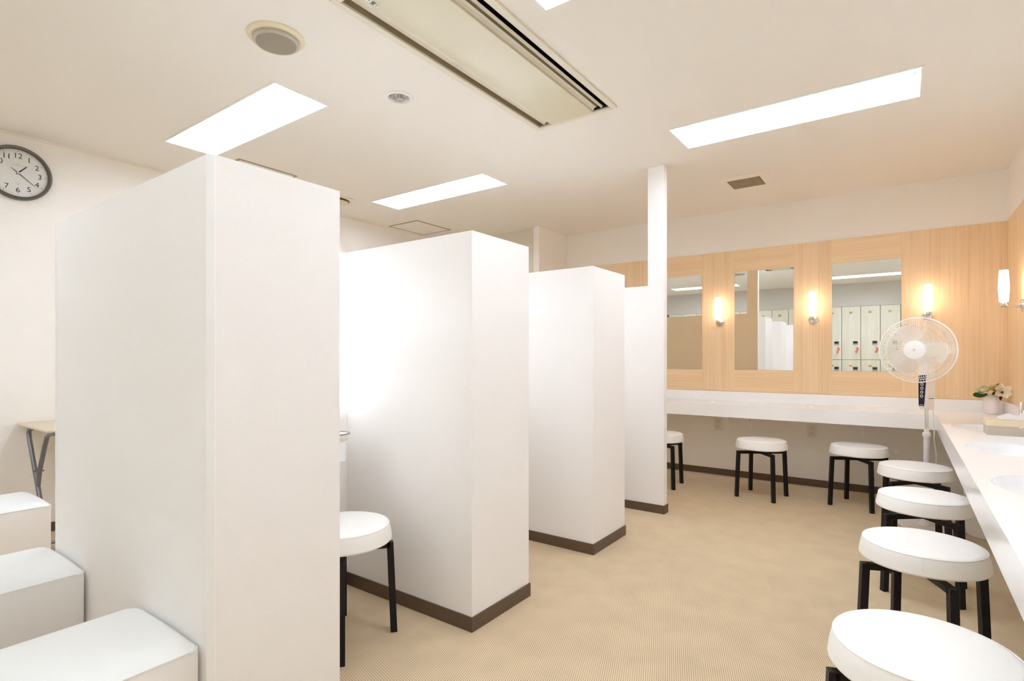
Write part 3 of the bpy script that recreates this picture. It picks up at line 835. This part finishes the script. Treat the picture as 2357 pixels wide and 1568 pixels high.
def hand(name, ang_deg, ln, tail, w0, w1, z):
    a = R(90-ang_deg); bm = newbm()
    pts = [(-tail, -w1), (0, -w0), (ln, -w1), (ln, w1), (0, w0), (-tail, w1)]
    lo = [bm.verts.new((x, y, z)) for x, y in pts]; hi = [bm.verts.new((x, y, z+.0015)) for x, y in pts]
    bm.faces.new(hi); bm.faces.new(lo[::-1])
    for i in range(6): j = (i+1) % 6; bm.faces.new((lo[i], lo[j], hi[j], hi[i]))
    bmesh.ops.transform(bm, matrix=F @ Matrix.Rotation(a, 4, 'Z'), verts=bm.verts)
    link(name, bm, 'clock_ink', t)
hand('hour_hand', 41, .066, .012, .0045, .0022, .0165)
hand('minute_hand', 129, .108, .045, .0026, .0009, .0190)
bm = newbm(); lathe(bm, [(0, .013), (.0065, .013), (.0065, .0225), (0, .0235)], 20, F); link('hub', bm, 'satin_metal', t, True)

# ------------------------------------------------------------------ standing fan
FX, FY = .127, 4.60
t = thing('standing_fan', 'white standing electric fan with wire guard in the counter corner', 'fan', (FX, FY, 0))
bm = newbm(); lathe(bm, [(0, 0), (.180, 0), (.185, .006), (.180, .014), (.09, .022), (0, .024)], 56, Matrix.Translation((.02, .03, 0))); lathe(bm, [(0, .02), (.05, .02), (.035, .045), (.030, .06), (0, .06)], 32); link('base', bm, 'fan_white', t, True)
bm = newbm(); lathe(bm, [(0, .045), (.0185, .045), (.0185, .630), (0, .630)], 28); link('lower_pole', bm, 'pole_purple_grey', t, True)
bm = newbm()
lathe(bm, [(.018, .618), (.0225, .618), (.0225, .640), (.0155, .644), (.0145, .668), (.0115, .669)], 28)
for k in range(16):
    a = 2*PI*k/16; box(bm, .0225*math.cos(a)-.0018, .0225*math.cos(a)+.0018, .0225*math.sin(a)-.0018, .0225*math.sin(a)+.0018, .620, .638)
link('collar', bm, 'fan_white', t, True)
bm = newbm(); lathe(bm, [(0, .60), (.0115, .60), (.0115, .83), (0, .83)], 24); link('upper_pole', bm, 'chrome', t, True)
# control housing, turned so that two faces show
hz = R(-38)
HM = Matrix.Rotation(hz, 4, 'Z')
bm = newbm()
n = []
for (z, wx, yf, yb) in ((.800, .027, -.030, .030), (.815, .0285, -.036, .034), (1.06, .031, -.036, .040), (1.10, .028, -.030, .040)):
    n.append([bm.verts.new((sx*wx, yy, z)) for sx, yy in ((-1, yf), (1, yf), (1, yb), (-1, yb))])
for p_, q_ in zip(n[:-1], n[1:]):
    for k in range(4): j = (k+1) % 4; bm.faces.new((p_[k], p_[j], q_[j], q_[k]))
bm.faces.new(n[0][::-1]); bm.faces.new(n[-1])
bmesh.ops.bevel(bm, geom=bm.edges[:], offset=.003, segments=2, affect='EDGES')
bmesh.ops.transform(bm, matrix=HM, verts=bm.verts)
hs = link('control_housing', bm, 'fan_white', t, True)
bm = newbm()
pts = [(-.026, .822), (.010, .822), (.026, 1.03), (-.027, 1.03)]
lo = [bm.verts.new((x, -.0362, z)) for x, z in pts]; hi = [bm.verts.new((x, -.0385, z)) for x, z in pts]
bm.faces.new(hi); bm.faces.new(lo[::-1])
for i in range(4): j = (i+1) % 4; bm.faces.new((lo[i], lo[j], hi[j], hi[i]))
bmesh.ops.transform(bm, matrix=HM, verts=bm.verts); cp = link('control_panel', bm, 'fan_navy', hs, label='dark navy control panel with round buttons')
bm = newbm()
for k in range(4):
    z = .968 - k*.0265
    lathe(bm, [(.0055, 0), (.0105, 0), (.0105, .0012), (.0055, .0012)], 20, HM @ Matrix.Translation((-.002-.001*k, -.0386, z)) @ Matrix.Rotation(PI/2, 4, 'X'), True)
o = link('button_rings', bm, 'fan_button', hs, True)
bm = newbm(); box(bm, .0302, .0312, -.022, .022, .872, .876); bmesh.ops.transform(bm, matrix=HM, verts=bm.verts); link('print_line', bm, 'ink_black', hs)
bm = newbm()
for k in range(7): box(bm, -.018+.004*k, -.0155+.004*k, -.0392, -.0386, .828, .8325)
bmesh.ops.transform(bm, matrix=HM, verts=bm.verts); link('panel_print', bm, 'fan_button', hs)
# head
nrm = R(-15)       # disc normal: -Y turned towards -X
HEAD = Matrix.Translation((.070-FX, 4.265-FY, 1.196)) @ Matrix.Rotation(nrm, 4, 'Z') @ Matrix.Rotation(PI/2, 4, 'X')   # local z -> out of the front
bm = newbm(); lathe(bm, [(0, -.20), (.035, -.195), (.055, -.17), (.060, -.10), (.058, -.06), (.04, -.052), (0, -.052)], 36, HEAD); link('motor_housing', bm, 'fan_white', t, True)
bm = newbm(); tube(bm, [(0, 0, 1.08), (0, 0, 1.13), (-.012, -.07, 1.17)], .018, 16); link('neck', bm, 'fan_white', t, True)
RG = .203
def wire_cage(front):
    bm = newbm(); N = 96
    def prof(u):   # u 0..1 from hub radius to rim
        r_ = .056 + (RG-.056)*u
        z = .055*(1-u**2.4) if front else -.055*(1-u**2.4)*1.0
        return r_, z
    for k in range(N):
        a = 2*PI*k/N; tw = .05 if front else .03
        pts = []
        for i in range(6):
            u = i/5; r_, z = prof(u); aa = a + tw*u
            pts.append((r_*math.cos(aa), r_*math.sin(aa), z))
        tube(bm, pts, .0010, 4)
    rings = (.70, .90) if front else (.80,)
    for u in rings:
        r_, z = prof(u); lathe(bm, [(r_-.0012, z-.0012), (r_+.0012, z-.0012), (r_+.0012, z+.0012), (r_-.0012, z+.0012)], 72, None, True)
    bmesh.ops.transform(bm, matrix=HEAD, verts=bm.verts)
    o = link('front_guard' if front else 'rear_guard', bm, 'fan_wire', t, True); return o
fg = wire_cage(True); rg = wire_cage(False)
bm = newbm(); lathe(bm, [(RG-.003, -.005), (RG+.0035, -.005), (RG+.0045, 0), (RG+.0035, .005), (RG-.003, .005)], 96, HEAD, True); link('guard_rim', bm, 'fan_white', t, True)
bm = newbm(); lathe(bm, [(0, .063), (.04, .061), (.057, .057), (.0585, .052), (0, .050)], 48, HEAD); hc = link('hub_cap', bm, 'fan_white', t, True)
bm = newbm()
tube(bm, [(-.006, .006, .0632), (-.001, -.006, .0632)], .0011, 5); tube(bm, [(-.001, -.006, .0632), (.004, .002, .0632)], .0011, 5); tube(bm, [(.002, .006, .0632), (.005, .006, .0632)], .0009, 5)
bmesh.ops.transform(bm, matrix=HEAD, verts=bm.verts); link('emblem', bm, 'ink_black', hc)
text_mesh('lettering', 'DC', .014, 'red_ink', t, HEAD @ Matrix.Translation((.098, -.052, .0520)) @ Matrix.Rotation(R(8), 4, 'Y'))
for k in range(3):
    bm = newbm(); rows = []
    base_a = R(100) + k*2*PI/3
    for i in range(9):
        u = i/8; r_ = .035+.140*u
        wid = 1.05*math.sin(PI*min(1, u*.55+.45))*.6+.95*math.sin(PI*min(1, u*.80+.10))
        if u > .85: wid *= 1-(u-.85)*2.6
        row = []
        for j in range(9):
            v = j/8-.5
            a = base_a + v*wid + .25*u
            row.append(bm.verts.new((r_*math.cos(a), r_*math.sin(a), .005 + v*-.035)))
        rows.append(row)
    for p_, q_ in zip(rows[:-1], rows[1:]):
        for j in range(8): bm.faces.new((p_[j], p_[j+1], q_[j+1], q_[j]))
    g = bmesh.ops.solidify(bm, geom=bm.faces[:], thickness=.0016)
    bmesh.ops.transform(bm, matrix=HEAD, verts=bm.verts)
    link('blade', bm, 'fan_blade', t, True, 'translucent fan blade')
bm = newbm(); lathe(bm, [(0, -.03), (.036, -.03), (.036, .02), (.02, .03), (0, .03)], 32, HEAD); link('blade_hub', bm, 'fan_white', t, True)
bm = newbm(); tube(bm, [(.030, .030, .83), (.042, .026, .70), (.040, .022, .60), (.052, .018, .50), (.050, .016, .42), (.060, .012, .30), (.050, .05, .12), (.06, .11, .03), (.02, .2, .006)], .0028, 8)
link('power_cord', bm, 'fan_white', t, True)

# ------------------------------------------------------------------ waste bin
t = thing('waste_bin', 'white round waste bin under the sink counter', 'bin', (.455, 4.62, 0))
bm = newbm(); lathe(bm, [(0, 0), (.120, 0), (.124, .004), (.138, .30), (.136, .30), (.121, .01), (0, .008)], 48); link('bin_body', bm, 'bin_white', t, True)
bm = newbm(); lathe(bm, [(.134, .297), (.141, .297), (.142, .305), (.134, .305)], 48, None, True); link('rim', bm, 'bin_white', t, True)

# ------------------------------------------------------------------ vase and flowers
VX, VY = .528, 5.33
t = thing('vase', 'white ceramic vase of flowers in the counter corner', 'vase', (VX, VY, ZC))
bm = newbm(); lathe(bm, [(0, 0), (.033, 0), (.040, .004), (.043, .012), (.0455, .06), (.0455, .10), (.043, .122), (.035, .140), (.029, .147), (.026, .144), (.030, .135), (.039, .11), (.039, .02), (0, .01)], 48)
link('vase_body', bm, 'ceramic_white', t, True)
def petal(bm, mtx, L, W, cup, n=6, m_=6, th=.0012):
    rows = []
    for i in range(n+1):
        u = i/n; w = W*math.sin(PI*(.08+.86*u))**.7
        row = [bm.verts.new(mtx @ Vector((w*(j/m_-.5), L*u, cup*(u*u*.6) + cup*.9*((j/m_-.5)*2)**2*(.3+u*.7)*.6))) for j in range(m_+1)]
        rows.append(row)
    fs = []
    for p_, q_ in zip(rows[:-1], rows[1:]):
        for j in range(m_): fs.append(bm.faces.new((p_[j], p_[j+1], q_[j+1], q_[j])))
    bmesh.ops.solidify(bm, geom=fs, thickness=th)
def bloom(name, label, loc, rad, m, tilt, layers=4):
    t = thing(name, label, 'flower', loc, 0, 'flowers in the white vase')
    B = Matrix.Rotation(tilt[0], 4, 'X') @ Matrix.Rotation(tilt[1], 4, 'Y')
    bm = newbm()
    for l in range(layers):
        n = 5 + (1 if l else 0)
        for k in range(n):
            az = 2*PI*k/n + l*.6
            el = R(12 + 24*(layers-1-l)) if True else 0
            mtx = B @ Matrix.Rotation(az, 4, 'Z') @ Matrix.Rotation(el, 4, 'X')
            petal(bm, mtx, rad*(.60+.40*l/(layers-1)), rad*(.75+.30*l/(layers-1)), rad*.35)
    link('petals', bm, m, t, True)
    bm = newbm(); tube(bm, [(0, 0, 0), ((VX-loc[0])*.4, (VY-loc[1])*.4, -.03), (VX-loc[0], VY-loc[1], ZC+.10-loc[2])], .002, 6); link('stem', bm, 'leaf_green', t)
    return t
bloom('white_rose', 'large creamy bloom on the left of the vase', (VX-.036, VY-.045, .893), .062, 'petal_cream', (R(28), R(-20)), 4)
bloom('yellow_rose', 'small yellow rose in the middle of the vase', (VX+.014, VY-.055, .912), .040, 'petal_yellow', (R(40), R(0)), 3)
t = thing('magnolia', 'open cream magnolia hanging on the right of the vase', 'flower', (VX+.048, VY-.075, .893), 0, 'flowers in the white vase')
bm = newbm(); B = Matrix.Rotation(R(62), 4, 'X') @ Matrix.Rotation(R(14), 4, 'Y')
for k, (az, L_, el) in enumerate([(10, .068, 15), (75, .060, 25), (130, .062, 10), (195, .066, 20), (250, .058, 10), (310, .070, 18)]):
    petal(bm, B @ Matrix.Rotation(R(az), 4, 'Z') @ Matrix.Rotation(R(el), 4, 'X'), L_, .044, .016)
link('petals', bm, 'petal_white', t, True)
bm = newbm(); lathe(bm, [(0, 0), (.008, .002), (.007, .014), (0, .020)], 14, B); link('stamens', bm, 'stamen_brown', t, True)
bm = newbm(); tube(bm, [(0, 0, 0), (-.02, .03, -.02), (-.048, .075, ZC+.10-.893)], .002, 6); link('stem', bm, 'leaf_green', t)
t = thing('foliage_sprig', 'dark green leaves and bud sprig in the vase', 'leaf', (VX, VY, ZC+.10), 0)
def leaf(mtx, L_, W_, m='leaf_green'):
    bm = newbm(); petal(bm, mtx, L_, W_, .008); link('leaf', bm, m, t, True)
leaf(Matrix.Translation((-.030, -.045, .045)) @ Matrix.Rotation(R(98), 4, 'Z') @ Matrix.Rotation(R(-6), 4, 'X') @ Matrix.Rotation(R(58), 4, 'Y'), .078, .056)
leaf(Matrix.Translation((-.005, -.082, .050)) @ Matrix.Rotation(R(-62), 4, 'Z') @ Matrix.Rotation(R(25), 4, 'X') @ Matrix.Rotation(R(-70), 4, 'Y'), .055, .032)
leaf(Matrix.Translation((.045, -.060, .050)) @ Matrix.Rotation(R(-95), 4, 'X'), .042, .018, 'stamen_brown')
bm = newbm()
for k in range(22):
    bmesh.ops.create_icosphere(bm, subdivisions=1, radius=random.uniform(.004, .007), matrix=Matrix.Translation((.040+random.uniform(-.020, .020), -.02+random.uniform(-.015, .015), .112+random.uniform(-.014, .014))))
link('buds', bm, 'sprig_green', t, True)
bm = newbm(); tube(bm, [(0, 0, 0), (.02, -.01, .06), (.038, -.02, .11)], .002, 6); link('stem', bm, 'leaf_green', t)

# ------------------------------------------------------------------ tissue box
TX0, TX1, TY0, TY1 = .366, .606, 3.886, 4.045
t = thing('tissue_box', 'woven tissue box with pale wooden lid on the sink counter', 'box', ((TX0+TX1)/2, (TY0+TY1)/2, ZC))
bm = newbm(); box(bm, TX0, TX1, TY0, TY1, ZC, ZC+.052, .002, 2); part_at(t, 'box_body', bm, 'box_weave')
bm = newbm(); box(bm, TX0-.002, TX1+.002, TY0-.002, TY1+.002, ZC+.050, ZC+.082, .002, 2); part_at(t, 'lid', bm, 'box_lid')
bm = newbm(); nx, ny = 26, 12; g = {}
for i in range(nx+1):
    for j in range(ny+1):
        u, v = i/nx, j/ny
        x = TX0+.055 + .185*u; y_ = TY0+.025 + .11*v
        e = (math.sin(PI*u)**.5)*(math.sin(PI*v)**.5)
        z = ZC+.084 + e*(.030 + .009*math.sin(9*u+2*v) + .005*math.sin(17*u-5*v) + .012*u)
        g[i, j] = bm.verts.new((x+.006*math.sin(7*v), y_+.006*math.sin(8*u), z))
for i in range(nx):
    for j in range(ny): bm.faces.new((g[i, j], g[i+1, j], g[i+1, j+1], g[i, j+1]))
bmesh.ops.solidify(bm, geom=bm.faces[:], thickness=.0008)
o = link('tissue_cloth', bm, 'cloth_white', None, True); tag(o, 'crumpled white tissue lying on the tissue box lid', 'tissue')

# ------------------------------------------------------------------ lockers behind the camera (seen in the mirrors)
LW = .31; x_hi = -.97 + 5*LW
units = []
x = -.97
while x > XL + LW: x -= LW
k = 0; lockers = None
ords = ['first', 'second', 'third', 'fourth', 'fifth', 'sixth', 'seventh', 'eighth', 'ninth', 'tenth', 'eleventh', 'twelfth', 'thirteenth', 'fourteenth', 'fifteenth', 'sixteenth', 'seventeenth']
lg = 'locker columns behind the camera, seen in the mirrors'
while x + LW < XR + .002:
    lb = 'pale wood locker column behind the camera, %s from the clock wall, mirrored' % ords[k]
    if lockers is None:
        t = thing('locker', lb, 'locker', (x, YR, 0), 0, lg)
        # local: front plane y=0, body behind (-y)
        bm = newbm(); box(bm, 0, LW, -.50, -.020, .0, 2.118); link('body', bm, 'panel_line', t)
        for (z0, z1) in ((.085, 1.100), (1.108, 2.121)):
            bm = newbm(); box(bm, .005, LW-.005, -.019, 0, z0, z1, .0015, 1); dr = link('locker_door', bm, 'locker_wood', t)
            bm = newbm(); zt = z1-.115
            box(bm, LW/2-.030, LW/2+.020, 0, .0025, zt-.020, zt+.020, .001, 1); link('number_plate', bm, 'plate_gold', dr)
            zh = z0+.315 if z0 > 1 else z1-.17
            xh = .225
            bm = newbm(); box(bm, xh-.042, xh+.042, 0, .004, zh-.040, zh+.040, .001, 1); link('handle_frame', bm, 'handle_grey', dr)
            bm = newbm(); box(bm, xh-.034, xh+.034, .0035, .0046, zh-.010, zh+.030); link('handle_recess', bm, 'ac_dark', dr)
            if z0 > 1:
                bm = newbm(); cyl(bm, (xh+.025, 0, zh-.085), (xh+.025, .016, zh-.085), .010, 12); link('lock', bm, 'steel_grey', dr)
                bm = newbm(); tube(bm, [(xh+.025, .014, zh-.088), (xh+.045, .022, zh-.115), (xh+.020, .026, zh-.150), (xh+.012, .022, zh-.185)], .015, 8); link('key_band', bm, 'key_pink', dr, True)
        lockers = t
    else:
        dup(lockers, (x, YR, 0), 0, lb, lg)
    x += LW; k += 1
